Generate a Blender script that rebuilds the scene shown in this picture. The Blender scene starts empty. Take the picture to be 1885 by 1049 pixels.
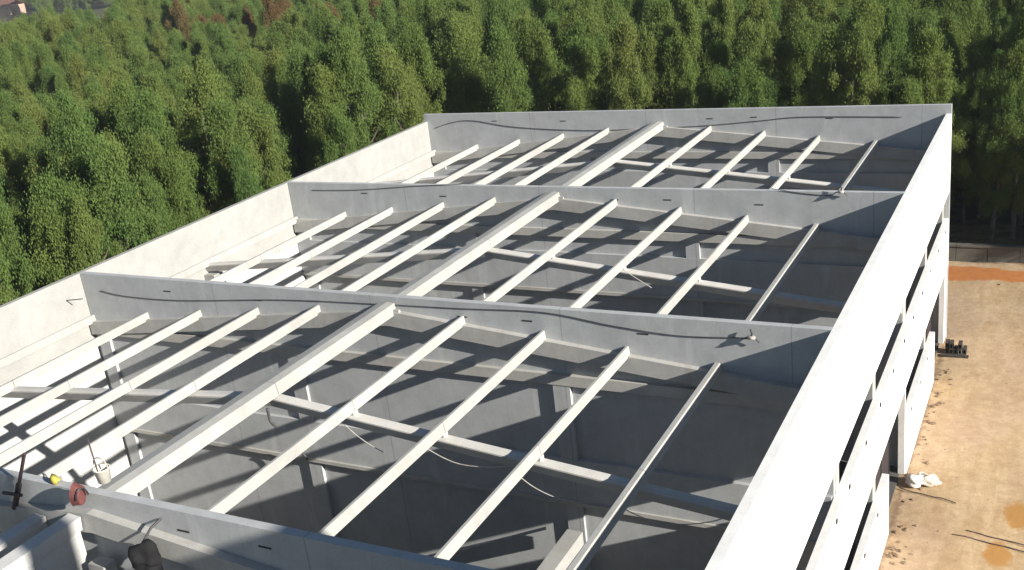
import bpy, bmesh, math, random
import numpy as np
from mathutils import Vector, Matrix
random.seed(7); rng = np.random.default_rng(11)
sc = bpy.context.scene
col = sc.collection

# ------------------------------------------------------------------ camera
CAM = Vector((23.7296, -9.8429, 16.0581)); YAW, PIT, ROL, FPX = -.5119, -.3435, -.1219, 1961.2
cf = Vector((math.sin(YAW)*math.cos(PIT), math.cos(YAW)*math.cos(PIT), math.sin(PIT)))
cr = Vector((math.cos(YAW), -math.sin(YAW), 0)); cu = cr.cross(cf)
cr2 = cr*math.cos(ROL)+cu*math.sin(ROL); cu2 = -cr*math.sin(ROL)+cu*math.cos(ROL)
cam = bpy.data.cameras.new('camera'); cam.sensor_width = 36; cam.lens = FPX/1885*36; cam.clip_end = 3000
co = bpy.data.objects.new('camera', cam); col.objects.link(co)
co.matrix_world = Matrix(((cr2.x, cu2.x, -cf.x, CAM.x), (cr2.y, cu2.y, -cf.y, CAM.y), (cr2.z, cu2.z, -cf.z, CAM.z), (0, 0, 0, 1)))
sc.camera = co
def pix(P):
    d = Vector(P)-CAM; z = d.dot(cf)
    if z <= .1: return None
    return (942.5+FPX*d.dot(cr2)/z, 524.5-FPX*d.dot(cu2)/z, z)
def pray(u, v, axis, val):
    d = cf+cr2*((u-942.5)/FPX)+cu2*((524.5-v)/FPX)
    return CAM+d*((val-CAM[axis])/d[axis])

# ------------------------------------------------------------------ light
S = Vector((1, -.22, .42)).normalized()
w = bpy.data.worlds.new('World'); sc.world = w; w.use_nodes = True
nt = w.node_tree; bg = nt.nodes['Background']
sky = nt.nodes.new('ShaderNodeTexSky'); sky.sky_type = 'NISHITA'; sky.sun_disc = False
sky.sun_elevation = math.asin(S.z); sky.sun_rotation = math.atan2(S.x, S.y)
sky.dust_density = .4; sky.altitude = 900
nt.links.new(sky.outputs[0], bg.inputs[0]); bg.inputs[1].default_value = .05
sun = bpy.data.lights.new('sun', 'SUN'); sun.energy = 5.0; sun.angle = math.radians(.53); sun.color = (1, .95, .87)
so = bpy.data.objects.new('sun', sun); col.objects.link(so); so.location = (60, -10, 40)
so.rotation_euler = (-S).to_track_quat('-Z', 'Y').to_euler()
sc.view_settings.view_transform = 'Standard'; sc.view_settings.look = 'None'
sc.view_settings.exposure = .97; sc.view_settings.gamma = 1

# ------------------------------------------------------------------ materials
def mat(name, rough=.9):
    m = bpy.data.materials.new(name); m.use_nodes = True
    b = m.node_tree.nodes['Principled BSDF']; b.inputs['Roughness'].default_value = rough
    b.inputs['Specular IOR Level'].default_value = .25
    return m, m.node_tree, b
def N(t, kind, **kw):
    n = t.nodes.new(kind)
    for k, v in kw.items():
        if hasattr(n, k): setattr(n, k, v)
        else: n.inputs[k].default_value = v
    return n
def pos(t, scale=(1, 1, 1), loc=(0, 0, 0)):
    g = N(t, 'ShaderNodeNewGeometry'); mp = N(t, 'ShaderNodeMapping')
    mp.inputs['Scale'].default_value = scale; mp.inputs['Location'].default_value = loc
    t.links.new(g.outputs['Position'], mp.inputs['Vector']); return mp.outputs[0]
def noise(t, vec, scale, detail=5, rough=.6, dist=0):
    n = N(t, 'ShaderNodeTexNoise'); n.inputs['Scale'].default_value = scale
    n.inputs['Detail'].default_value = detail; n.inputs['Roughness'].default_value = rough; n.inputs['Distortion'].default_value = dist
    t.links.new(vec, n.inputs['Vector']); return n.outputs['Fac']
def ramp(t, fac, stops):
    r = N(t, 'ShaderNodeValToRGB'); el = r.color_ramp.elements
    while len(el) < len(stops): el.new(.5)
    for e, (p_, c) in zip(el, stops):
        e.position = p_; e.color = (*c, 1) if len(c) == 3 else c
    t.links.new(fac, r.inputs[0]); return r.outputs[0]
def mix(t, a, b, fac, mode='MIX'):
    m = N(t, 'ShaderNodeMix'); m.data_type = 'RGBA'; m.blend_type = mode
    for sock, v in ((m.inputs[0], fac), (m.inputs[6], a), (m.inputs[7], b)):
        if isinstance(v, (int, float)): sock.default_value = v
        elif isinstance(v, tuple): sock.default_value = (*v, 1)
        else: t.links.new(v, sock)
    return m.outputs[2]
def bump(t, b, h, st=.3, d=.02):
    n = N(t, 'ShaderNodeBump'); n.inputs['Strength'].default_value = st; n.inputs['Distance'].default_value = d
    t.links.new(h, n.inputs['Height']); t.links.new(n.outputs[0], b.inputs['Normal'])
def concrete(name, c, var=.25, streak=.35, stain=(.2, .19, .17), joint=0):
    m, t, b = mat(name)
    p0 = pos(t); big = noise(t, p0, .45, 4, .6, .4); mid = noise(t, p0, 2.6, 6, .65); fine = noise(t, p0, 28, 4, .7)
    lo = tuple(x*(1-var) for x in c); hi = tuple(min(1, x*(1+var*.6)) for x in c)
    base = ramp(t, big, [(.3, lo), (.5, c), (.72, hi)])
    base = mix(t, base, ramp(t, mid, [(.35, (.78, .78, .77)), (.6, (1.04, 1.04, 1.03))]), .42, 'MULTIPLY')
    st = noise(t, pos(t, (2.2, 2.2, .12)), 1.6, 5, .7)
    f = ramp(t, st, [(.52, (0, 0, 0)), (.72, (1, 1, 1))])
    fm = N(t, 'ShaderNodeMath', operation='MULTIPLY'); t.links.new(f, fm.inputs[0]); fm.inputs[1].default_value = streak
    base = mix(t, base, tuple(s*c[0]/.3 for s in stain), fm.outputs[0])
    base = mix(t, base, ramp(t, fine, [(.3, (.88, .88, .88)), (.7, (1.08, 1.08, 1.08))]), .7, 'MULTIPLY')
    if joint:
        sx = N(t, 'ShaderNodeSeparateXYZ'); t.links.new(p0, sx.inputs[0])
        a = N(t, 'ShaderNodeMath', operation='PINGPONG'); t.links.new(sx.outputs[0], a.inputs[0]); a.inputs[1].default_value = joint
        base = mix(t, (c[0]*.55, c[1]*.55, c[2]*.55), base, ramp(t, a.outputs[0], [(.006, (.25, .25, .25)), (.016, (1, 1, 1))]))
        run = noise(t, pos(t, (1.1, 1.1, .05), (3, 1, 0)), 2.2, 3, .55)
        base = mix(t, base, (c[0]*.8, c[1]*.72, c[2]*.62), ramp(t, run, [(.62, (0, 0, 0)), (.78, (.55, .55, .55))]))
        pale = noise(t, pos(t, (1.7, 1.7, .3), (1, 8, 2)), 1.1, 4, .6)
        base = mix(t, base, (c[0]*1.25, c[1]*1.25, c[2]*1.23), ramp(t, pale, [(.6, (0, 0, 0)), (.66, (.4, .4, .4))]))
    t.links.new(base, b.inputs['Base Color']); bump(t, b, mid, .25, .015)
    return m
M = {}
M['wall'] = concrete('wall_concrete', (.395, .405, .408), .08, .18, (.20, .20, .19), 2.4)
M['cream'] = concrete('cream_concrete', (.345, .342, .325), .08, .2, (.24, .23, .19))
M['white'] = concrete('white_concrete', (.52, .515, .50), .06, .12, (.27, .26, .23))
M['outer'] = concrete('outer_white_concrete', (.78, .77, .74), .04, .10, (.28, .272, .25))
M['purlin'] = concrete('purlin_concrete', (.365, .362, .34), .12, .2, (.2, .19, .165))
M['rafter'] = concrete('rafter_concrete', (.385, .38, .36), .12, .3, (.21, .155, .12))
M['midrafter'] = concrete('midrafter_concrete', (.53, .515, .48), .10, .25, (.33, .27, .22))
M['ledge'] = concrete('ledge_concrete', (.41, .40, .37), .12, .3, (.25, .23, .18))
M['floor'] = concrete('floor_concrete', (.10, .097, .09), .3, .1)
def plain(name, c, rough=.6, var=.25, sc_=9, metal=0):
    m, t, b = mat(name, rough); p0 = pos(t); n = noise(t, p0, sc_, 4)
    t.links.new(ramp(t, n, [(.3, tuple(x*(1-var) for x in c)), (.7, tuple(min(1, x*(1+var)) for x in c))]), b.inputs['Base Color'])
    b.inputs['Metallic'].default_value = metal; return m
M['dark'] = plain('dark_metal', (.03, .028, .03), .5)
M['doorleaf'] = plain('door_leaf', (.033, .026, .027), .7, .15)
M['cable'] = plain('cable_rubber', (.07, .07, .07), .7)
M['wire'] = plain('pale_wire', (.4, .38, .34), .6)
M['rust'] = plain('rusty_iron', (.075, .055, .058), .8)
M['red'] = plain('red_plastic', (.15, .055, .05), .5)
M['bucket'] = plain('white_plastic', (.62, .6, .52), .5, .12)
M['yellow'] = plain('yellow_cloth', (.42, .35, .07), .9)
M['black'] = plain('black_plastic', (.012, .012, .013), .9)
M['blockwall'] = concrete('block_wall', (.15, .145, .125), .3, .4)
M['pinkwall'] = plain('pinkish_render', (.4, .27, .21), .9, .3, 1.5)
M['tile'] = plain('terracotta', (.17, .085, .06), .9, .3, 2)
M['clod'] = plain('clods', (.2, .14, .09), .95, .4, 8)
M['rubble'] = plain('pale_rubble', (.6, .55, .46), .9, .25, 12)
M['pallet'] = plain('dark_timber', (.055, .045, .04), .9, .4, 12)
M['bark'] = plain('bark', (.13, .11, .085), .95, .35, 3)

def ground_mat():
    m, t, b = mat('yard_sand', .95)
    p0 = pos(t); n1 = noise(t, p0, .55, 6, .62, .3); n2 = noise(t, p0, 3.2, 6, .7); n3 = noise(t, p0, 22, 4, .75)
    c = ramp(t, n1, [(.3, (.41, .30, .18)), (.5, (.465, .345, .21)), (.7, (.51, .39, .25))])
    tr = noise(t, pos(t, (2.4, .5, 1)), .9, 5, .65, .6)
    c = mix(t, c, ramp(t, tr, [(.42, (.86, .80, .74)), (.62, (1.05, 1.05, 1.05))]), .75, 'MULTIPLY')
    c = mix(t, c, (.44, .315, .225), ramp(t, noise(t, pos(t, (1, .6, 1), (7, 3, 0)), .35, 4, .6), [(.45, (0, 0, 0)), (.7, (.8, .8, .8))]))
    c = mix(t, c, ramp(t, n2, [(.33, (.78, .74, .68)), (.6, (1.06, 1.06, 1.06))]), .7, 'MULTIPLY')
    c = mix(t, c, ramp(t, n3, [(.3, (.72, .70, .66)), (.55, (1.05, 1.05, 1.05))]), .65, 'MULTIPLY')
    # brownish pebbles and clods
    v = N(t, 'ShaderNodeTexVoronoi'); v.inputs['Scale'].default_value = 2.3; t.links.new(p0, v.inputs['Vector'])
    c = mix(t, (.24, .17, .10), c, ramp(t, v.outputs['Distance'], [(.03, (0, 0, 0)), (.09, (1, 1, 1))]))
    # orange clay strip along the low wall and two orange patches near the camera
    sep = N(t, 'ShaderNodeSeparateXYZ'); t.links.new(p0, sep.inputs[0])
    wob = noise(t, pos(t, (.9, .9, 0)), .9, 3)
    def ma(op, a, b_):
        n = N(t, 'ShaderNodeMath', operation=op)
        for s, v_ in zip(n.inputs, (a, b_)):
            if isinstance(v_, (int, float)): s.default_value = v_
            else: t.links.new(v_, s)
        return n.outputs[0]
    yy = ma('ADD', sep.outputs[1], ma('MULTIPLY', ma('SUBTRACT', wob, .5), 1.5))
    band = ma('SUBTRACT', 1, ma('ABSOLUTE', ma('DIVIDE', ma('SUBTRACT', yy, 33.55), .85), 0))
    bandm = ramp(t, band, [(0, (0, 0, 0)), (.22, (1, 1, 1))])
    clay = ramp(t, n2, [(.3, (.38, .135, .04)), (.7, (.45, .18, .055))])
    c = mix(t, c, clay, bandm)
    for (px, py, r) in ((22.98, 16.05, .36), (22.62, 14.15, .3)):
        dx = ma('SUBTRACT', sep.outputs[0], px); dy = ma('MULTIPLY', ma('SUBTRACT', sep.outputs[1], py), .55)
        d = ma('SQRT', ma('ADD', ma('MULTIPLY', dx, dx), ma('MULTIPLY', dy, dy)), 0)
        d = ma('ADD', d, ma('MULTIPLY', ma('SUBTRACT', n2, .5), .35))
        c = mix(t, (.36, .19, .06), c, ramp(t, d, [(r*.75, (0, 0, 0)), (r*1.15, (1, 1, 1))]))
    # darker debris-strewn strip along the foot of the right wall
    e = ma('ADD', ma('ABSOLUTE', ma('SUBTRACT', sep.outputs[0], 20.1), 0), ma('MULTIPLY', ma('MAXIMUM', ma('SUBTRACT', sep.outputs[1], 26), 0), .3))
    e = ma('ADD', e, ma('MULTIPLY', ma('SUBTRACT', n2, .5), .6))
    c = mix(t, (.27, .18, .11), c, ramp(t, e, [(-.0, (0, 0, 0)), (.14, (1, 1, 1))]))
    t.links.new(c, b.inputs['Base Color']); bump(t, b, n2, .5, .04)
    return m
M['sand'] = ground_mat()
def soil_mat():
    m, t, b = mat('forest_soil', 1)
    p0 = pos(t); n = noise(t, p0, .08, 6, .7); n2 = noise(t, p0, 1.5, 5, .7)
    c = ramp(t, n, [(.35, (.035, .045, .015)), (.55, (.07, .075, .03)), (.68, (.26, .2, .1))])
    c = mix(t, c, ramp(t, n2, [(.3, (.6, .6, .6)), (.7, (1.15, 1.15, 1.15))]), 1., 'MULTIPLY')
    t.links.new(c, b.inputs['Base Color']); return m
M['soil'] = soil_mat()
def leaf_mat(name, lo, mid, hi):
    m = bpy.data.materials.new(name); m.use_nodes = True; t = m.node_tree
    t.nodes.remove(t.nodes['Principled BSDF']); out = t.nodes['Material Output']
    oi = N(t, 'ShaderNodeObjectInfo'); g = N(t, 'ShaderNodeNewGeometry')
    a = ramp(t, oi.outputs['Random'], [(0, lo), (.5, mid), (1, hi)])
    a = mix(t, a, ramp(t, g.outputs['Random Per Island'], [(0, (.82, .86, .82)), (.85, (1.08, 1.06, 1.)), (1, (1.35, 1.25, 1.2))]), 1., 'MULTIPLY')
    a = mix(t, a, ramp(t, noise(t, pos(t), .35, 3), [(.35, (.85, .95, .9)), (.65, (1.15, 1.05, .95))]), .8, 'MULTIPLY')
    d = N(t, 'ShaderNodeBsdfDiffuse'); tr = N(t, 'ShaderNodeBsdfTranslucent'); mx = N(t, 'ShaderNodeMixShader'); mx.inputs[0].default_value = .46
    t.links.new(a, d.inputs[0]); t.links.new(a, tr.inputs[0]); t.links.new(d.outputs[0], mx.inputs[1]); t.links.new(tr.outputs[0], mx.inputs[2])
    t.links.new(mx.outputs[0], out.inputs[0]); return m
M['leaf'] = leaf_mat('leaves', (.132, .202, .066), (.158, .220, .067), (.186, .226, .073))
M['rustleaf'] = leaf_mat('rust_leaves', (.17, .12, .06), (.20, .13, .065), (.17, .15, .07))

# ------------------------------------------------------------------ helpers
def bx(bm, x0, x1, y0, y1, z0, z1):
    v = [bm.verts.new((x, y, z)) for z in (z0, z1) for y in (y0, y1) for x in (x0, x1)]
    for f in ((0, 2, 3, 1), (4, 5, 7, 6), (0, 1, 5, 4), (2, 6, 7, 3), (0, 4, 6, 2), (1, 3, 7, 5)): bm.faces.new([v[i] for i in f])
def prism(bm, pts, axis, a, b):
    def mk(p, q):
        return (q, p[0], p[1]) if axis == 'x' else (p[0], q, p[1]) if axis == 'y' else (p[0], p[1], q)
    A = [bm.verts.new(mk(p, a)) for p in pts]; B = [bm.verts.new(mk(p, b)) for p in pts]
    bm.faces.new(A); bm.faces.new(B[::-1])
    for i in range(len(pts)):
        j = (i+1) % len(pts); bm.faces.new((A[i], B[i], B[j], A[j]))
def tube(bm, pts, r, n=7, cap=True):
    pts = [Vector(p) for p in pts]; rings = []
    for i, p in enumerate(pts):
        d = (pts[min(i+1, len(pts)-1)]-pts[max(i-1, 0)]).normalized()
        a = d.cross(Vector((0, 0, 1)) if abs(d.z) < .9 else Vector((1, 0, 0))).normalized(); b = d.cross(a)
        rr = r[i] if isinstance(r, (list, tuple)) else r
        rings.append([bm.verts.new(p+(a*math.cos(k*2*math.pi/n)+b*math.sin(k*2*math.pi/n))*rr) for k in range(n)])
    for A, B in zip(rings, rings[1:]):
        for k in range(n): bm.faces.new((A[k], A[(k+1) % n], B[(k+1) % n], B[k]))
    if cap: bm.faces.new(rings[0][::-1]); bm.faces.new(rings[-1])
def lathe(bm, prof, n=20, c=(0, 0, 0), capb=True, capt=False):
    rings = [[bm.verts.new((c[0]+r*math.cos(k*2*math.pi/n), c[1]+r*math.sin(k*2*math.pi/n), c[2]+z)) for k in range(n)] for r, z in prof]
    for A, B in zip(rings, rings[1:]):
        for k in range(n): bm.faces.new((A[k], A[(k+1) % n], B[(k+1) % n], B[k]))
    if capb: bm.faces.new(rings[0][::-1])
    if capt: bm.faces.new(rings[-1])
def lump(bm, c, r, sub=2, amp=.25, seed=0, flat=1):
    rr = random.Random(seed); m2 = bmesh.ops.create_icosphere(bm, subdivisions=sub, radius=1)
    ph = [rr.uniform(0, 6) for _ in range(6)]
    for v in m2['verts']:
        d = v.co.copy(); k = 1+amp*(math.sin(3*d.x+ph[0])*math.cos(2.5*d.y+ph[1])+.5*math.sin(6*d.z+ph[2]+4*d.x)+.3*math.sin(9*d.y+ph[3]))
        v.co = Vector(c)+Vector((d.x*r[0], d.y*r[1], d.z*r[2]))*k
def obj(name, bm, m, parent=None, bevel=0, smooth=False, loc=None):
    me = bpy.data.meshes.new(name)
    if bevel:
        es = [e for e in bm.edges if len(e.link_faces) == 2 and e.calc_face_angle(0) > .5]
        bmesh.ops.bevel(bm, geom=es, offset=bevel, segments=1, affect='EDGES', profile=.5)
    bmesh.ops.recalc_face_normals(bm, faces=bm.faces)
    if loc is not None: bmesh.ops.translate(bm, verts=bm.verts, vec=-Vector(loc))
    bm.to_mesh(me); bm.free()
    if smooth:
        for f in me.polygons: f.use_smooth = True
    me.materials.append(M[m] if isinstance(m, str) else m)
    o = bpy.data.objects.new(name, me); col.objects.link(o)
    if loc is not None: o.location = loc
    if parent is not None:
        o.parent = parent; q = parent; L = Vector(parent.location)
        while q.parent is not None: q = q.parent; L = L+Vector(q.location)
        if parent.type == 'EMPTY': o.location = Vector(o.location)-L
    return o
def tag(o, label, cat, group=None, kind=None):
    o['label'] = label; o['category'] = cat
    if group: o['group'] = group
    if kind: o['kind'] = kind
    return o
def thing(name, loc, label, cat, group=None):
    o = bpy.data.objects.new(name, None); o.empty_display_size = .3; col.objects.link(o); o.location = loc
    return tag(o, label, cat, group)
def B(*boxes):
    bm = bmesh.new()
    for b in boxes: bx(bm, *b)
    return bm

# ------------------------------------------------------------------ the setting
bm = bmesh.new()   # ground, one sheet to the horizon
bmesh.ops.create_grid(bm, x_segments=60, y_segments=60, size=1600)
o = obj('ground', bm, 'soil', loc=(0, 0, 0)); o.location = (-100, 300, -.02); o['kind'] = 'structure'
bm = bmesh.new()
nx, ny = 80, 130
vs = [[bm.verts.new((-.5+i*50/nx, -40+j*76.5/ny, .012)) for i in range(nx+1)] for j in range(ny+1)]
for j in range(ny+1):
    for i in range(nx+1):
        v = vs[j][i]; x, y = v.co.x, v.co.y
        if x > 20.6 and y < 36: v.co.z += .035*(math.sin(1.7*x+.6*y)+math.sin(.9*y-1.1*x)+.6*math.sin(3.1*y+2*x))*min(1, (x-20.6)/1.5)*.6+.02
for j in range(ny):
    for i in range(nx): bm.faces.new((vs[j][i], vs[j][i+1], vs[j+1][i+1], vs[j+1][i]))
o = obj('sandy_yard', bm, 'sand', smooth=True); o['kind'] = 'structure'
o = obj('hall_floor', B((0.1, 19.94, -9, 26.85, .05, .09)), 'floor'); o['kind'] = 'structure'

# ------------------------------------------------------------------ the hall
H = 8.0
BY = [-9.0, 0.0, 8.70, 17.70, 26.93]
hall = thing('unfinished_hall', (10, 13.5, 0), 'long roofless concrete hall under construction with white outer wall and rows of bare roof beams', 'building')
g_ = .004
# right wall: three bands of white panels, the window strips between them left open
for i in range(4):
    y0, y1 = BY[i]+g_, BY[i+1]-g_
    if i == 3: y1 = 26.84
    p1 = obj('wall_panel', B((19.94, 20.10, y0, y1, 5.40, H)), 'outer', hall, .008)
    p2 = obj('wall_panel', B((19.94, 20.10, y0, y1, 2.78, 4.45)), 'outer', hall, .008)
    for ya, yb in {0: [(y0, y1)], 1: [(y0, y1)], 2: [(y0, 14.35), (17.35, y1)], 3: [(y0, 23.45)]}[i]:
        p3 = obj('wall_panel', B((19.94, 20.10, ya, yb, 0.02, 1.74)), 'outer', hall, .008)
        for k in range(max(1, int((yb-ya)/1.6))):
            yy = ya+.5+k*1.7
            if i and yy < yb-.2: obj('bolt', B((20.10, 20.125, yy, yy+.09, 1.57, 1.66)), 'dark', p3).location -= Vector(hall.location)*0
    if i:
        for k in range(5):
            yy = y0+.55+k*1.85
            obj('bolt', B((20.10, 20.125, yy, yy+.09, 4.28, 4.37)), 'dark', p2)
# door leaves, set back in the two openings
for ya, yb in ((14.36, 17.22), (23.46, 26.30)):
    d = obj('door', B((19.62, 19.68, ya, yb, .1, 2.77)), 'doorleaf', hall, .006)
    obj('door_frame', B((19.68, 19.70, ya+.06, ya+.12, .12, 2.7), (19.68, 19.70, yb-.12, yb-.06, .12, 2.7), (19.68, 19.70, (ya+yb)/2-.03, (ya+yb)/2+.03, .12, 2.7), (19.68, 19.70, ya+.12, yb-.12, 1.36, 1.42)), 'dark', d)
# left wall: cream upper panels over white lower ones
for i in range(4):
    y0, y1 = BY[i]+g_, min(BY[i+1]-g_, 26.84)
    obj('wall_panel', B((-.06, .10, y0, y1, 5.88, H)), 'cream', hall, .008)
    obj('wall_panel', B((-.06, .115, y0, y1, 2.72, 5.868)), 'white', hall, .008)
    obj('wall_panel', B((-.06, .115, y0, y1, .02, 2.708)), 'white', hall, .008)
# columns behind both side walls
MIDY = [-4.5, 4.35, 13.2, 22.3]
for yy in [4.35, 8.95, 13.2, 17.95, 22.3, 26.6]:
    obj('column', B((19.52, 19.935, yy-.2, yy+.2, .09, 6.35)), 'purlin', hall, .02)
    obj('corbel', B((19.30, 19.515, yy-.17, yy+.17, 5.85, 6.30)), 'purlin', hall, .02)
for yy in [4.35, 13.2, 22.3]:
    obj('column', B((.12, .5, yy-.2, yy+.2, .09, 6.35)), 'purlin', hall, .02)
obj('column', B((19.90, 20.07, 17.24, 17.345, .09, 2.775)), 'outer', hall)
obj('column', B((19.90, 20.07, 26.32, 26.84, .09, 2.775)), 'outer', hall)

def ztop(x):    # top of the purlins
    return H-.12-(.108*(10.1-x) if x < 10.1 else .098*(x-10.1))
PX = [.25, 2.33, 4.22, 6.18, 8.08, 10.1, 12.05, 13.98, 15.88, 17.75]
def rafter_bm(y0, y1, xa, xb, drop, dep):
    pts = [(xa, ztop(xa)-drop), (10.1, ztop(10.1)-drop), (xb, ztop(xb)-drop), (xb, ztop(xb)-drop-dep), (10.1, ztop(10.1)-drop-dep), (xa, ztop(xa)-drop-dep)]
    bm = bmesh.new(); prism(bm, pts, 'y', y0, y1); return bm
# cross walls
def cross_wall(i, dark=False):
    y = BY[i]; f = y-.08; top = H+.29 if i == 4 else H
    x0, x1 = (-.06, 20.1) if i == 4 else (.12, 19.935)
    gz = {1: (3.35, 4.5), 2: (3.35, 4.5), 3: (4.72, 6.0), 4: (4.72, 6.0)}[i]
    led = {1: 6.42, 2: 6.53, 3: 6.74, 4: 6.74}[i]
    wl = obj('cross_wall', B((x0, x1, f, y+.08 if i < 4 else y+.07, .05, top)), 'wall', hall, .008)
    xa, xb = .13, 19.92
    obj('ledge', B((xa, xb, f-.11, f-.002, led-.24, led)), 'ledge', wl, .012)
    obj('girder', B((xa+.01, xb-.01, f-.105, f-.003, gz[0]+.1, gz[1])), 'wall', wl, .012)
    obj('girder_flange', B((xa, xb, f-.15, f-.003, gz[0], gz[0]+.098)), 'ledge', wl, .01)
    for cx in (.5, 7.08, 14.3):
        obj('pilaster', B((cx-.2, cx+.2, f-.095, f-.004, gz[1]+.002, led-.242), ), 'wall', wl, .008)
        obj('pilaster', B((cx-.2, cx+.2, f-.095, f-.004, .09, gz[0]-.002), ), 'wall', wl, .008)
    # gable rafter carrying the purlin ends
    obj('rafter', rafter_bm(f-.16, f-.0035, .16, 19.9, .17, .36), 'rafter', hall, .015)
    # dark lifting slots
    for (dx, dz) in ((3.1, .30), (6.1, .34), (11.9, .33), (13.5, .30), (16.1, .38)):
        obj('lifting_slot', B((dx, dx+.24, f-.006, f+.002, top-dz-.03, top-dz)), 'dark', wl)
    return wl
for i in (1, 2, 3, 4): cross_wall(i)
# front rafter on the near wall, camera side, and the dividing wall under the near beams
# mid-bay rafters
for i in (1, 2, 3):
    y = MIDY[i]
    bm = bmesh.new(); rings = []
    for x, z in ((.13, H-1.335), (10.1, H-.38), (19.5, H-1.33)):
        rings.append([bm.verts.new((x, y+dy, z+dz)) for dy, dz in ((-.07, 0), (.07, 0), (.11, -.04), (.11, -.07), (.03, -.26), (-.03, -.26), (-.11, -.07), (-.11, -.04))])
    for a, b in zip(rings, rings[1:]):
        for k in range(8): bm.faces.new((a[k], a[(k+1) % 8], b[(k+1) % 8], b[k]))
    bm.faces.new(rings[0]); bm.faces.new(rings[-1][::-1])
    obj('rafter', bm, 'midrafter', hall)
    for x in PX[1:-1]:
        zr = H-.38-(.0958*(10.1-x) if x < 10.1 else .1011*(x-10.1)); zp = ztop(x)-(.27 if x == 10.1 else .15 if x > 17 else .205)
        if zp-.004 > zr+.03: obj('bearing_block', B((x-.05, x+.05, y-.07, y+.07, zr-.012, zp-.004)), 'midrafter', hall, .01)
# purlins: two lengths per bay and line
def purlin(x, y0, y1, z=None, pad=True, w=.047, dep=.205):
    zt = ztop(x) if z is None else z
    if x > 17: w, dep = .085, .15
    bm = bmesh.new()
    if abs(x-10.1) < .01:   # deep ridge beam
        prism(bm, [(x-.26, zt-.04), (x-.02, zt), (x+.17, zt-.02), (x+.21, zt-.27), (x-.26, zt-.27)], 'y', y0, y1)
        o = obj('ridge_beam', bm, 'purlin', hall, .015)
    else:
        prism(bm, [(x-w*.62, zt), (x+w*.45, zt), (x+w*.62, zt-.02), (x+w*1.12, zt-dep), (x-w*1.12, zt-dep), (x-w*.8, zt-.02)], 'y', y0, y1)
        o = obj('purlin', bm, 'purlin', hall, .008)
    if pad and x < 10.3:
        for yy in ((y0+.12, ) if pad == 'near' else (y1-.12, )):
            pw = .34 if x < 10.2 else .2
            obj('bearing_pad', B((x+.12, x+pw, yy-.01, yy+.07, zt-.225, zt-.14)), 'purlin', o, .02)
    return o
for i in (1, 2, 3):
    ya, ym, yb = BY[i]+.085, MIDY[i], BY[i+1]-.09
    for x in PX:
        j = random.uniform(-.015, .015)
        purlin(x+j*(x != 10.1), ya, ym-.006, pad=False); purlin(x+j*(x != 10.1), ym+.006, yb, pad=True)
# near bay: two beams, the dividing wall beneath, front rafter
bm = bmesh.new(); prism(bm, [(8.86, 7.52), (9.10, 7.5), (9.08, 7.2), (8.88, 7.2)], 'y', -8.9, -.27); obj('purlin', bm, 'white', hall, .01)
bm = bmesh.new(); prism(bm, [(9.72, 7.67), (9.98, 7.65), (9.94, 7.4), (9.74, 7.4)], 'y', -8.9, -.27); obj('ridge_beam', bm, 'white', hall, .01)
obj('rafter', rafter_bm(.085, .24, .16, 19.9, .17, .36), 'rafter', hall, .015)
dv = obj('dividing_wall', B(*[(9.76, 9.90, -8.9+k*1.1, -8.9+k*1.1+1.092, .09, 7.398) for k in range(7)], (9.76, 9.90, -1.2, -.29, .09, 7.398)), 'white', hall, .006)
obj('column', B((10.15, 10.5, -.5, -.26, .09, 6.95)), 'rafter', hall, .015)
obj('tie_beam', B((9.95, 10.14, -.46, -.38, 6.5, 6.6)), 'rafter', hall)
# inner floor beam lit through the window strip, and a slim brace
obj('floor_beam', B((14.18, 14.55, .3, 8.3, 2.5, 2.83)), 'cream', hall, .015)
a, b = pray(812, 1022, 2, 2.6), pray(1005, 972, 2, 2.75)
bm = bmesh.new(); tube(bm, [a+(a-b)*.3, b], .035, 6); obj('brace', bm, 'wire', hall)

# ------------------------------------------------------------------ things on the walls
def sag(pts, y, r, name, label, group, m='cable'):
    P = [pray(u, v, 1, y) for u, v in pts]; Q = []
    for k in range(len(P)-1):
        p0, p1, p2, p3 = P[max(k-1, 0)], P[k], P[k+1], P[min(k+2, len(P)-1)]
        for s in range(6):
            t = s/6; Q.append(.5*((2*p1)+(p2-p0)*t+(2*p0-5*p1+4*p2-p3)*t*t+(3*p1-p0-3*p2+p3)*t**3))
    Q.append(P[-1]); bm = bmesh.new(); tube(bm, Q, r, 6)
    return tag(obj(name, bm, m, smooth=True), label, 'cable', group)
sag([(185, 535), (230, 545), (330, 553), (520, 552), (700, 560), (850, 568), (1000, 575), (1130, 600), (1250, 618), (1383, 622)], 8.606, .010, 'cable', 'black cable sagging along the cross wall nearest the middle of the hall', 'cables strung on the cross walls')
sag([(575, 350), (640, 350), (700, 347), (770, 342), (850, 339)], 17.608, .010, 'cable', 'thin dark cable on the left half of the third cross wall', 'cables strung on the cross walls')
sag([(1420, 347), (1480, 356), (1548, 362)], 17.608, .010, 'cable', 'short dark cable hanging at the right end of the third cross wall', 'cables strung on the cross walls')
sag([(800, 236), (830, 226), (870, 222), (950, 234), (1080, 240), (1200, 236), (1300, 231), (1400, 222), (1480, 215), (1660, 215)], 26.836, .012, 'cable', 'long black cable strung across the far end wall', 'cables strung on the cross walls')
sag([(75, 556), (110, 554), (152, 550)], 8.0, .014, 'cable', 'short grey cable end drooping from the left wall top', 'cables strung on the cross walls')
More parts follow.
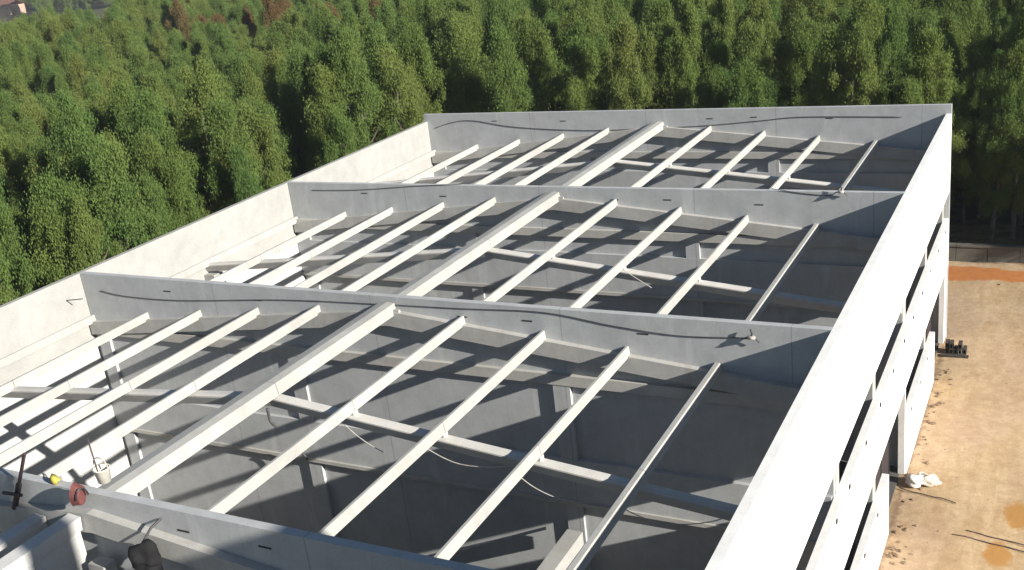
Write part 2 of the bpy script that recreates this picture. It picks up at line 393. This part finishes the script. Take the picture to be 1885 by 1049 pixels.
for k, (pts, y, lb) in enumerate([
    ([(635, 782), (655, 800), (680, 818), (705, 832)], 4.1, 'pale wire hanging from the middle rafter of the nearest bay, right of the ridge'),
    ([(780, 822), (815, 842), (850, 855), (900, 860), (945, 858)], 4.1, 'pale wire looped under the middle rafter at the second beam right of the ridge'),
    ([(950, 872), (985, 898), (1030, 918), (1080, 925), (1125, 920)], 4.1, 'pale wire looped under the middle rafter at the third beam right of the ridge'),
    ([(1140, 932), (1190, 955), (1250, 965), (1310, 960), (1345, 948)], 4.1, 'long pale wire drooping at the right end of the nearest middle rafter'),
    ([(1142, 492), (1165, 508), (1200, 530)], 13.0, 'pale wire hanging under the rafter of the second bay')]):
    sag(pts, y, .009, 'wire', lb, 'wires under the rafters', 'wire')
sag([(492, 752), (498, 775), (508, 785)], 4.15, .03, 'hose', 'short dark hose end hanging under the ridge of the nearest bay', None).__setitem__('category', 'hose')
sag([(540, 826), (555, 832), (566, 846)], 8.2, .03, 'hose', 'short dark hose end over the lower ledge of the middle cross wall', None).__setitem__('category', 'hose')
# knotted rope ends
def rope_knot(c, label):
    t = thing('rope_knot', c, label, 'rope')
    bm = bmesh.new(); lump(bm, c, (.07, .05, .05), 2, .3, 3); obj('knot', bm, 'wire', t, smooth=True)
    bm = bmesh.new(); c = Vector(c)
    tube(bm, [c+Vector((-.05, 0, 0)), c+Vector((-.11, .04, -.02)), c+Vector((-.17, .06, -.05))], .015, 6)
    tube(bm, [c+Vector((.05, 0, 0)), c+Vector((.10, .02, -.04)), c+Vector((.14, .03, -.10))], .013, 6)
    tube(bm, [c, c+Vector((.02, 0, .1)), c+Vector((-.02, .02, .17))], .02, 6)
    obj('rope_end', bm, 'cable', t, smooth=True)
rope_knot(pray(1548, 353, 1, 17.52), 'knotted rope with loose ends at the right of the third cross wall')
rope_knot(pray(1383, 622, 1, 8.52), 'small knotted cable end with a white tie on the middle cross wall')
# loose iron rod with a crosspiece, standing against the near wall
c = pray(27, 935, 1, -.22); e = pray(45, 835, 1, -.16)
t = thing('iron_rod', c, 'rusty dark iron rod with a crosspiece leaning on the near wall', 'rod')
bm = bmesh.new(); mid = c.lerp(e, .45); tube(bm, [c, mid], .05, 8); tube(bm, [mid, e], .03, 8); obj('shaft', bm, 'rust', t)
m_ = c.lerp(e, .3); bm = bmesh.new(); tube(bm, [m_+Vector((-.24, -.09, .0)), m_+Vector((.22, -.09, .03))], .03, 6); obj('crosspiece', bm, 'rust', t)
# red bucket hanging over the wall top
c = pray(152, 912, 1, -.30)
t = thing('red_bucket', c, 'dull red bucket lying on its side against the near wall top', 'bucket')
bm = bmesh.new(); lathe(bm, [(.0, 0), (.24, .0), (.25, .03), (.285, .26), (.30, .27), (.27, .27), (.255, .04), (0, .035)], 22, capb=False)
Rm = Matrix.Rotation(math.radians(-62), 4, 'Z') @ Matrix.Rotation(math.radians(97), 4, 'X')
bmesh.ops.transform(bm, matrix=Matrix.Translation(c) @ Matrix.Scale(.50, 4) @ Matrix.Scale(1.35, 4, (0, 0, 1)) @ Matrix.Rotation(math.radians(200), 4, 'Z') @ Matrix.Rotation(math.radians(80), 4, 'Y'), verts=bm.verts)
obj('body', bm, 'red', t, smooth=False)
bm = bmesh.new(); tube(bm, [c+Vector((.05+.02*math.cos(a), -.05+.10*math.cos(a), .16*math.sin(a))) for a in [k*math.pi/10 for k in range(11)]], .016, 6)
obj('handle', bm, 'dark', t)
# white bucket on the near wall with a stick in it
c = pray(193, 886, 1, .12); c.z = max(c.z, 8.0)
t = thing('white_bucket', c, 'small white bucket with a thin stick standing by the ridge on the near wall', 'bucket')
bm = bmesh.new(); lathe(bm, [(.10, 0), (.13, .23), (.14, .235), (.14, .25), (.12, .25), (.09, .02)], 20, c); obj('body', bm, 'bucket', t, smooth=True)
bm = bmesh.new(); tube(bm, [c+Vector((-.1, 0, .05)), c+Vector((-.13, 0, .75))], .014, 6); obj('stick', bm, 'rust', t)
bm = bmesh.new(); tube(bm, [c+Vector((.16*math.cos(a), .0, .28+.15*math.sin(a))) for a in [k*math.pi/8 for k in range(9)]], .012, 6); obj('handle', bm, 'wire', t)
# yellow rag on the coping
c = pray(100, 882, 1, -.02); bm = bmesh.new(); lump(bm, c+Vector((0, 0, .0)), (.11, .07, .075), 2, .3, 5)
tag(obj('rag', bm, 'yellow', smooth=True, loc=c), 'crumpled yellow rag on the top of the near wall', 'rag')
# black bag hanging on the near side of the wall
c = pray(266, 1022, 1, -.5); bm = bmesh.new()
lump(bm, c, (.21, .18, .23), 3, .26, 9); lump(bm, c+Vector((.05, .03, -.34)), (.17, .16, .26), 2, .2, 4)
t = thing('black_bag', c+Vector((0, 0, .3)), 'bulging black plastic bag hanging on the front of the near wall', 'bag')
obj('sack', bm, 'black', t, smooth=True)
bm = bmesh.new(); tube(bm, [c+Vector((0, .02, .2)), c+Vector((.04, .2, .36)), c+Vector((.08, .40, .42))], .02, 6); obj('tie', bm, 'dark', t)

# ------------------------------------------------------------------ yard
# low block wall at the forest edge
t = thing('low_wall', (33, 35.4, 0), 'low weathered grey block wall between sandy yard and forest', 'wall')
bm = bmesh.new()
x = 10.
while x < 60:
    L = 1.18; hh = .62+random.uniform(-.02, .02); bx(bm, x, x+L, 35.0+random.uniform(-.01, .01), 35.25, 0, hh); x += 1.2
obj('blocks', bm, 'blockwall', t, .012)
bm = bmesh.new()
x = 10.
while x < 60: bx(bm, x, x+2.38, 34.97, 35.28, .645, .72+random.uniform(-.008, .012)); x += 2.4
obj('coping', bm, 'blockwall', t, .012)
# stack of hollow dark blocks by the far column
c = (20.62, 25.75, 0.03)
t = thing('block_stack', c, 'small stack of dark hollow blocks at the foot of the far corner column', 'stack')
for k in range(5):
    bx0 = 20.2+.135*k
    for lv in range(2):
        if lv and k in (2, 4): continue
        zz = .04+.2*lv; w_ = .12; yy = 25.62+random.uniform(-.05, .05)
        bm = B((bx0, bx0+w_, yy, yy+.35, zz, zz+.03), (bx0, bx0+w_, yy, yy+.35, zz+.16, zz+.19), (bx0, bx0+.025, yy, yy+.35, zz+.031, zz+.159), (bx0+w_-.025, bx0+w_, yy, yy+.35, zz+.031, zz+.159))
        obj('hollow_block', bm, 'pallet' if (k+lv) % 3 else 'blockwall', t)
obj('plank', B((20.12, 20.95, 25.36, 25.56, .035, .075)), 'pallet', t)
# white bags by the near door
for k, (dx, dy, s, m_, lb) in enumerate([(0, 0, 1, 'outer', 'bright white sack slumped by the near door column'), (.34, .12, .85, 'rubble', 'cream sack lying right of the white one by the near door'), (.12, .38, .6, 'rubble', 'smallest pale sack behind the others at the wall foot')]):
    cx, cy = 20.42+dx, 16.85+dy; bm = bmesh.new(); lump(bm, (cx, cy, .17*s), (.27*s, .22*s, .15*s), 3, .34, 20+k)
    tag(obj('sack', bm, m_, smooth=True, loc=(cx, cy, 0)), lb, 'sack', 'sacks by the near door')
bm = bmesh.new()
for k in range(55):
    yy = random.uniform(11.5, 24.5); xx = 20.2+abs(random.gauss(0, .22)); r_ = random.uniform(.02, .07)
    lump(bm, (xx, yy, .03), (r_, r_*random.uniform(.8, 1.6), r_*.7), 1, .3, k)
for k in range(50):
    yy = random.uniform(11, 34); xx = random.uniform(20.4, 30); r_ = random.uniform(.015, .05)
    lump(bm, (xx, yy, .04), (r_, r_, r_*.6), 1, .3, k)
o = obj('rubble', bm, 'clod'); tag(o, 'scattered brown stones and clods along the wall foot and across the sand', 'rubble', kind='stuff')
for k, (A_, C_, lb) in enumerate([((1752, 983), (1960, 1032), 'rusty steel bar lying on the sand, the nearer of two side by side'), ((1778, 977), (1960, 1020), 'rusty steel bar lying on the sand, the farther of two side by side'), ((1655, 898), (1760, 925), 'short dark steel bar on the ground beside the white sack')]):
    a_, b_ = pray(*A_, 2, .07), pray(*C_, 2, .07); bm = bmesh.new()
    tube(bm, [a_.lerp(b_, s/8)+Vector((0, .02*math.sin(s*1.9+k), .012*math.sin(s+k))) for s in range(9)], .014, 6)
    tag(obj('steel_bar', bm, 'rust'), lb, 'steel bar', 'steel bars on the sand')

# ------------------------------------------------------------------ unseen block and roof post, added only to cast shade on the near wall
t = thing('shade_block', (36, -14, 0), 'unseen tall grey block with a roof post, added to shade the near wall', 'building')
obj('wall', B((30, 42, -26, -3.05, 0, 14.8)), 'wall', t, .03)
bm = bmesh.new()
for k in range(4):
    for j in range(3): bx(bm, 29.97, 30.0, -24+k*5.4, -22+k*5.4, 2+j*4.2, 4+j*4.2)
obj('windows', bm, 'dark', t)
obj('shade_mast', B((30.1, 30.6, -5.75, -4.98, 14.8, 18)), 'blockwall', t, .02)  # added post, sized to throw a shadow strip over the near beams

# ------------------------------------------------------------------ trees
def crown_mesh(name, seed, hgt, rad, nclump, nleaf, lw, ll, m):
    r = np.random.default_rng(seed); V = []
    # irregular narrow crown: leaning leader and several side masses
    lean = r.normal(0, .02, 2); lobes = r.uniform(0, 2*np.pi, 5); lob_a = r.uniform(.1, .32, 5)
    cs = []
    for k in range(nclump):
        u = r.uniform(0, 1)**.85; h = .16+.84*u
        tt = (h-.13)/.88; prof = max(0, 1-tt**2.0)**.62*min(1, tt/.3)**.5+.03
        a = r.uniform(0, 2*np.pi); q = (.3+.7*r.uniform(0, 1)**.5)
        lobe = 1+sum(lob_a[i]*np.cos((i+1)*(a-lobes[i])+3*h*i) for i in range(3))*.8
        rr = rad*prof*q*lobe*(1 if r.uniform() < .72 else r.uniform(1., 1.55))
        cs.append((rr*np.cos(a)+lean[0]*h*hgt, rr*np.sin(a)+lean[1]*h*hgt, h*hgt+r.normal(0, .12), a))
    for (x, y, z, a) in cs:
        n = int(nleaf*r.uniform(.6, 1.3)); s = r.uniform(.20, .46)*rad/1.2
        p = r.normal(0, 1, (n, 3))*np.array([s*.62, s*.62, s*1.05])*.60
        p[:, 2] -= .12*np.hypot(p[:, 0], p[:, 1])
        p += np.array([x, y, z])
        az = r.uniform(0, 2*np.pi, n); til = r.normal(0, .45, n)
        L = ll*r.uniform(.6, 1.35, n); W_ = lw*r.uniform(.7, 1.3, n)
        dn = np.stack([np.sin(til)*np.cos(az*1.7), np.sin(til)*np.sin(az*1.7), -np.cos(til)], 1)
        sd = np.stack([np.cos(az), np.sin(az), r.normal(0, .25, n)], 1)
        up_ = p-dn*L[:, None]*.5; lo_ = p+dn*L[:, None]*.5
        q4 = np.stack([up_, p+sd*W_[:, None]*.5, lo_, p-sd*W_[:, None]*.5], 1)
        V.append(q4.reshape(-1, 3))
    V = np.concatenate(V).astype(np.float32); nv = len(V); nf = nv//4
    me = bpy.data.meshes.new(name); me.vertices.add(nv); me.vertices.foreach_set('co', V.ravel())
    me.loops.add(nv); me.loops.foreach_set('vertex_index', np.arange(nv, dtype=np.int32))
    me.polygons.add(nf); me.polygons.foreach_set('loop_start', np.arange(0, nv, 4, dtype=np.int32))
    me.update(calc_edges=True); me.materials.append(M[m]); return me
def trunk_mesh(seed, hgt):
    r = random.Random(seed); bm = bmesh.new(); pts = []; x = y = 0
    for k in range(9):
        pts.append((x, y, hgt*.9*k/8)); x += r.gauss(0, .05); y += r.gauss(0, .05)
    tube(bm, pts, [.11*(1-.88*k/8)+.012 for k in range(9)], 7)
    for k in range(12):
        h = r.uniform(.2, .82); i = int(h/.9*8); p = Vector(pts[min(i, 8)]); a = r.uniform(0, 6.28); L = r.uniform(.5, 1.1)*(1.1-.6*h)
        tube(bm, [p, p+Vector((math.cos(a)*L*.5, math.sin(a)*L*.5, L*.55)), p+Vector((math.cos(a)*L, math.sin(a)*L, L*1.25))], [.035, .022, .008], 5)
    me = bpy.data.meshes.new('trunk'); bm.to_mesh(me); bm.free(); me.materials.append(M['bark']); return me
NP = 7
HG = [9.0, 9.6, 8.4, 9.2, 10.0, 8.8, 9.4]; RD = [1.12, .98, 1.22, 1.06, 1.16, .95, 1.28]
CR = [crown_mesh('crown', 40+k, HG[k], RD[k], 125, 470, .031, .10, 'leaf') for k in range(NP)]
TK = [trunk_mesh(k, HG[k]) for k in range(NP)]
def hall_hides(P):
    q = pix(P); u, v = q[0], q[1]
    if P[0] < -.1:
        lim = 562-(u)*.4393 if u < 785 else 200
    else: lim = 207-(u-785)*.0145 if u < 1748 else 470
    return v > lim
pts = []
def occupied(x, y):
    if -3.6 < x < 19 and -30 < y < 34.5: return False
    if 19 <= x < 28.5 and y < 37.8: return False
    if x >= 28.5 and y < 33.6: return False
    if y < 40 and math.sin(x*1.05+.4)+.5*math.sin(x*.43+2) > .95 and x > -8: return False
    if x > 60: return False
    return True
sp = 1.85; y = -34.
while y < 230:
    x = -270.; far = max(0, y-60)
    while x < 62:
        d0 = math.hypot(x-CAM.x, y-CAM.y); s_ = sp*(1 if d0 < 120 else 1.25)
        X, Y = x+random.gauss(0, .5), y+random.gauss(0, .5); x += s_
        if not occupied(X, Y) or d0 > 215: continue
        q = pix((X, Y, 8.5))
        if q is None: continue
        inside = -160 < q[0] < 2060 and -230 < q[1] < 1150
        qh = pix((X, Y, 10.8))
        if q[0] < 225 and qh and qh[1] < 23-.05*q[0] and d0 < 400: continue
        near = d0 < 62
        if not (inside or (near and X > -26)): continue
        if math.sin(X*.21+1.3)*math.sin(Y*.17)+.5*math.sin(X*.09-Y*.31) > .93: continue   # a few gaps
        pts.append((X, Y, d0))
    y += sp
def look(X, Y):
    k = random.randrange(NP); s = random.uniform(.80, 1.14)*(1+.07*math.sin(X*.13+Y*.05)); ws = random.uniform(.9, 1.2)
    return k, random.uniform(0, 6.28), (s*ws, s*ws, s)
vis, rest = [], []
for (X, Y, d0) in sorted(pts, key=lambda p_: p_[2]):
    if (Vector((X, Y, 6))-CAM).dot(cf) < 8: rest.append((X, Y, d0)); continue
    q = pix((X, Y, 9.0)); ins = -10 < q[0] < 1895 and 0 < q[1] < 1049
    q2 = pix((X, Y, 6.5)); ins = ins or (-10 < q2[0] < 1895 and 0 < q2[1] < 1049)
    if len(vis) < 286 and ins and not hall_hides((X, Y, 8.6)): vis.append((X, Y, d0))
    else: rest.append((X, Y, d0))
LB = {'left': ('slender bright green tree in the dense plantation beyond the left wall of the hall', 'slender trees beyond the left wall'),
      'far': ('slender green tree in the dense plantation behind the far end wall of the hall', 'slender trees behind the far end wall'),
      'right': ('tall shaded green tree behind the low grey wall at the edge of the sandy yard', 'shaded trees behind the low wall')}
protos = {}
def plant(X, Y, k, rot, s, label, group, rust=False):
    e = bpy.data.objects.new('plantation_tree', None); e.empty_display_size = .5; col.objects.link(e)
    e.location = (X, Y, 0); e.rotation_euler = (0, 0, rot); e.scale = s; tag(e, label, 'tree', group)
    c = bpy.data.objects.new('crown', CR[k]); col.objects.link(c); c.parent = e
    t_ = bpy.data.objects.new('trunk', TK[k]); col.objects.link(t_); t_.parent = e
    if rust: c.material_slots[0].link = 'OBJECT'; c.material_slots[0].material = M['rustleaf']
    return c
for (X, Y, d0) in vis:
    k, rot, s = look(X, Y); z_ = 'left' if X < -1.5 and pix((X, Y, 8.5))[0] < 790 else 'right' if pix((X, Y, 5))[0] > 1748 else 'far'
    if k not in protos: protos[k] = plant(X, Y, k, rot, s, *LB[z_])
    else: plant(X, Y, k, rot, s, *LB[z_])
for (u, v) in [(328, 22), (352, 16), (372, 24), (392, 14), (448, 8), (500, 6), (515, 3), (596, 8), (668, 4), (690, 2)]:
    P = pray(u, v, 2, 10.2); k, rot, s = look(P.x, P.y)
    plant(P.x, P.y, k, rot, (s[0]*1.2, s[1]*1.2, s[2]*1.22), 'rust-brown withered tree near the far left edge of the forest', 'rust-brown trees far in the forest', True)

# the rest of the forest as one object, instanced on points
# behind the clearing at the far left, more trees on the horizon
for k in range(1100):
    u = random.uniform(-250, 320); P = pray(u, -25+random.uniform(-12, 12), 2, 1)
    d_ = random.uniform(400 if u < 60 else 345, 560); dr = Vector((P.x-CAM.x, P.y-CAM.y)).normalized(); rest.append((CAM.x+dr.x*d_, CAM.y+dr.y*d_, d_))
n = len(rest); ks, ro, sv = [], [], []
for (X, Y, d0) in rest:
    k, rot, s = look(X, Y); f_ = 1 if d0 < 300 else 1.25
    ks.append(k); ro.append((0, 0, rot)); sv.append((s[0]*f_, s[1]*f_, s[2]*(1 if d0 < 300 else 1.15)))
me = bpy.data.meshes.new('forest'); me.vertices.add(n)
me.vertices.foreach_set('co', np.array([(X, Y, 0) for X, Y, _ in rest], dtype=np.float32).ravel())
for nm, ty, arr, key in (('idx', 'INT', np.array(ks, dtype=np.int32), 'value'), ('rot', 'FLOAT_VECTOR', np.array(ro, dtype=np.float32).ravel(), 'vector'), ('scl', 'FLOAT_VECTOR', np.array(sv, dtype=np.float32).ravel(), 'vector')):
    me.attributes.new(nm, ty, 'POINT').data.foreach_set(key, arr)
fo = bpy.data.objects.new('forest', me); col.objects.link(fo)
tag(fo, 'dense green plantation forest stretching away behind the nearest trees', 'forest', kind='stuff')
ng = bpy.data.node_groups.new('forest_points', 'GeometryNodeTree')
ng.interface.new_socket('Geometry', in_out='INPUT', socket_type='NodeSocketGeometry'); ng.interface.new_socket('Geometry', in_out='OUTPUT', socket_type='NodeSocketGeometry')
gi, go = ng.nodes.new('NodeGroupInput'), ng.nodes.new('NodeGroupOutput')
join = ng.nodes.new('GeometryNodeJoinGeometry')
for k in sorted(protos, reverse=True):
    oi = ng.nodes.new('GeometryNodeObjectInfo'); oi.transform_space = 'ORIGINAL'; oi.inputs['Object'].default_value = protos[k]; oi.inputs['As Instance'].default_value = True
    ng.links.new(oi.outputs['Geometry'], join.inputs[0])
iop = ng.nodes.new('GeometryNodeInstanceOnPoints'); iop.inputs['Pick Instance'].default_value = True
def na(nm, ty):
    a_ = ng.nodes.new('GeometryNodeInputNamedAttribute'); a_.data_type = ty; a_.inputs['Name'].default_value = nm
    return [s for s in a_.outputs if s.enabled][0]
ng.links.new(gi.outputs[0], iop.inputs['Points']); ng.links.new(join.outputs[0], iop.inputs['Instance'])
ng.links.new(na('idx', 'INT'), iop.inputs['Instance Index']); ng.links.new(na('rot', 'FLOAT_VECTOR'), iop.inputs['Rotation']); ng.links.new(na('scl', 'FLOAT_VECTOR'), iop.inputs['Scale'])
ng.links.new(iop.outputs[0], go.inputs[0])
md = fo.modifiers.new('forest', 'NODES'); md.node_group = ng
print('trees', len(vis), 'rest', n)

# thin summer haze
bm = B((-1750, 1750, -1400, 2000, -1.2, 18.6)); hz = obj('haze', bm, 'floor'); hz['kind'] = 'stuff'
hm = bpy.data.materials.new('haze'); hm.use_nodes = True; t = hm.node_tree; t.nodes.remove(t.nodes['Principled BSDF'])
pv = N(t, 'ShaderNodeVolumePrincipled'); pv.inputs['Color'].default_value = (.85, .9, 1, 1); pv.inputs['Density'].default_value = .00025; pv.inputs['Anisotropy'].default_value = 0
t.links.new(pv.outputs[0], t.nodes['Material Output'].inputs['Volume']); hz.data.materials[0] = hm

# small house in the clearing at the far left
c = pray(18, 27, 2, 0); t = thing('farm_house', (c.x, c.y, 0), 'small pinkish farm house with brown tiled roof in the far left clearing', 'house')
bm = B((c.x-4.5, c.x+4.5, c.y-3, c.y+3, 0, 3)); obj('wall', bm, 'pinkwall', t)
bm = bmesh.new(); prism(bm, [(c.y-3.4, 2.9), (c.y, 5), (c.y+3.4, 2.9), (c.y, 4.7)], 'x', c.x-4.9, c.x+4.9); obj('roof', bm, 'tile', t)
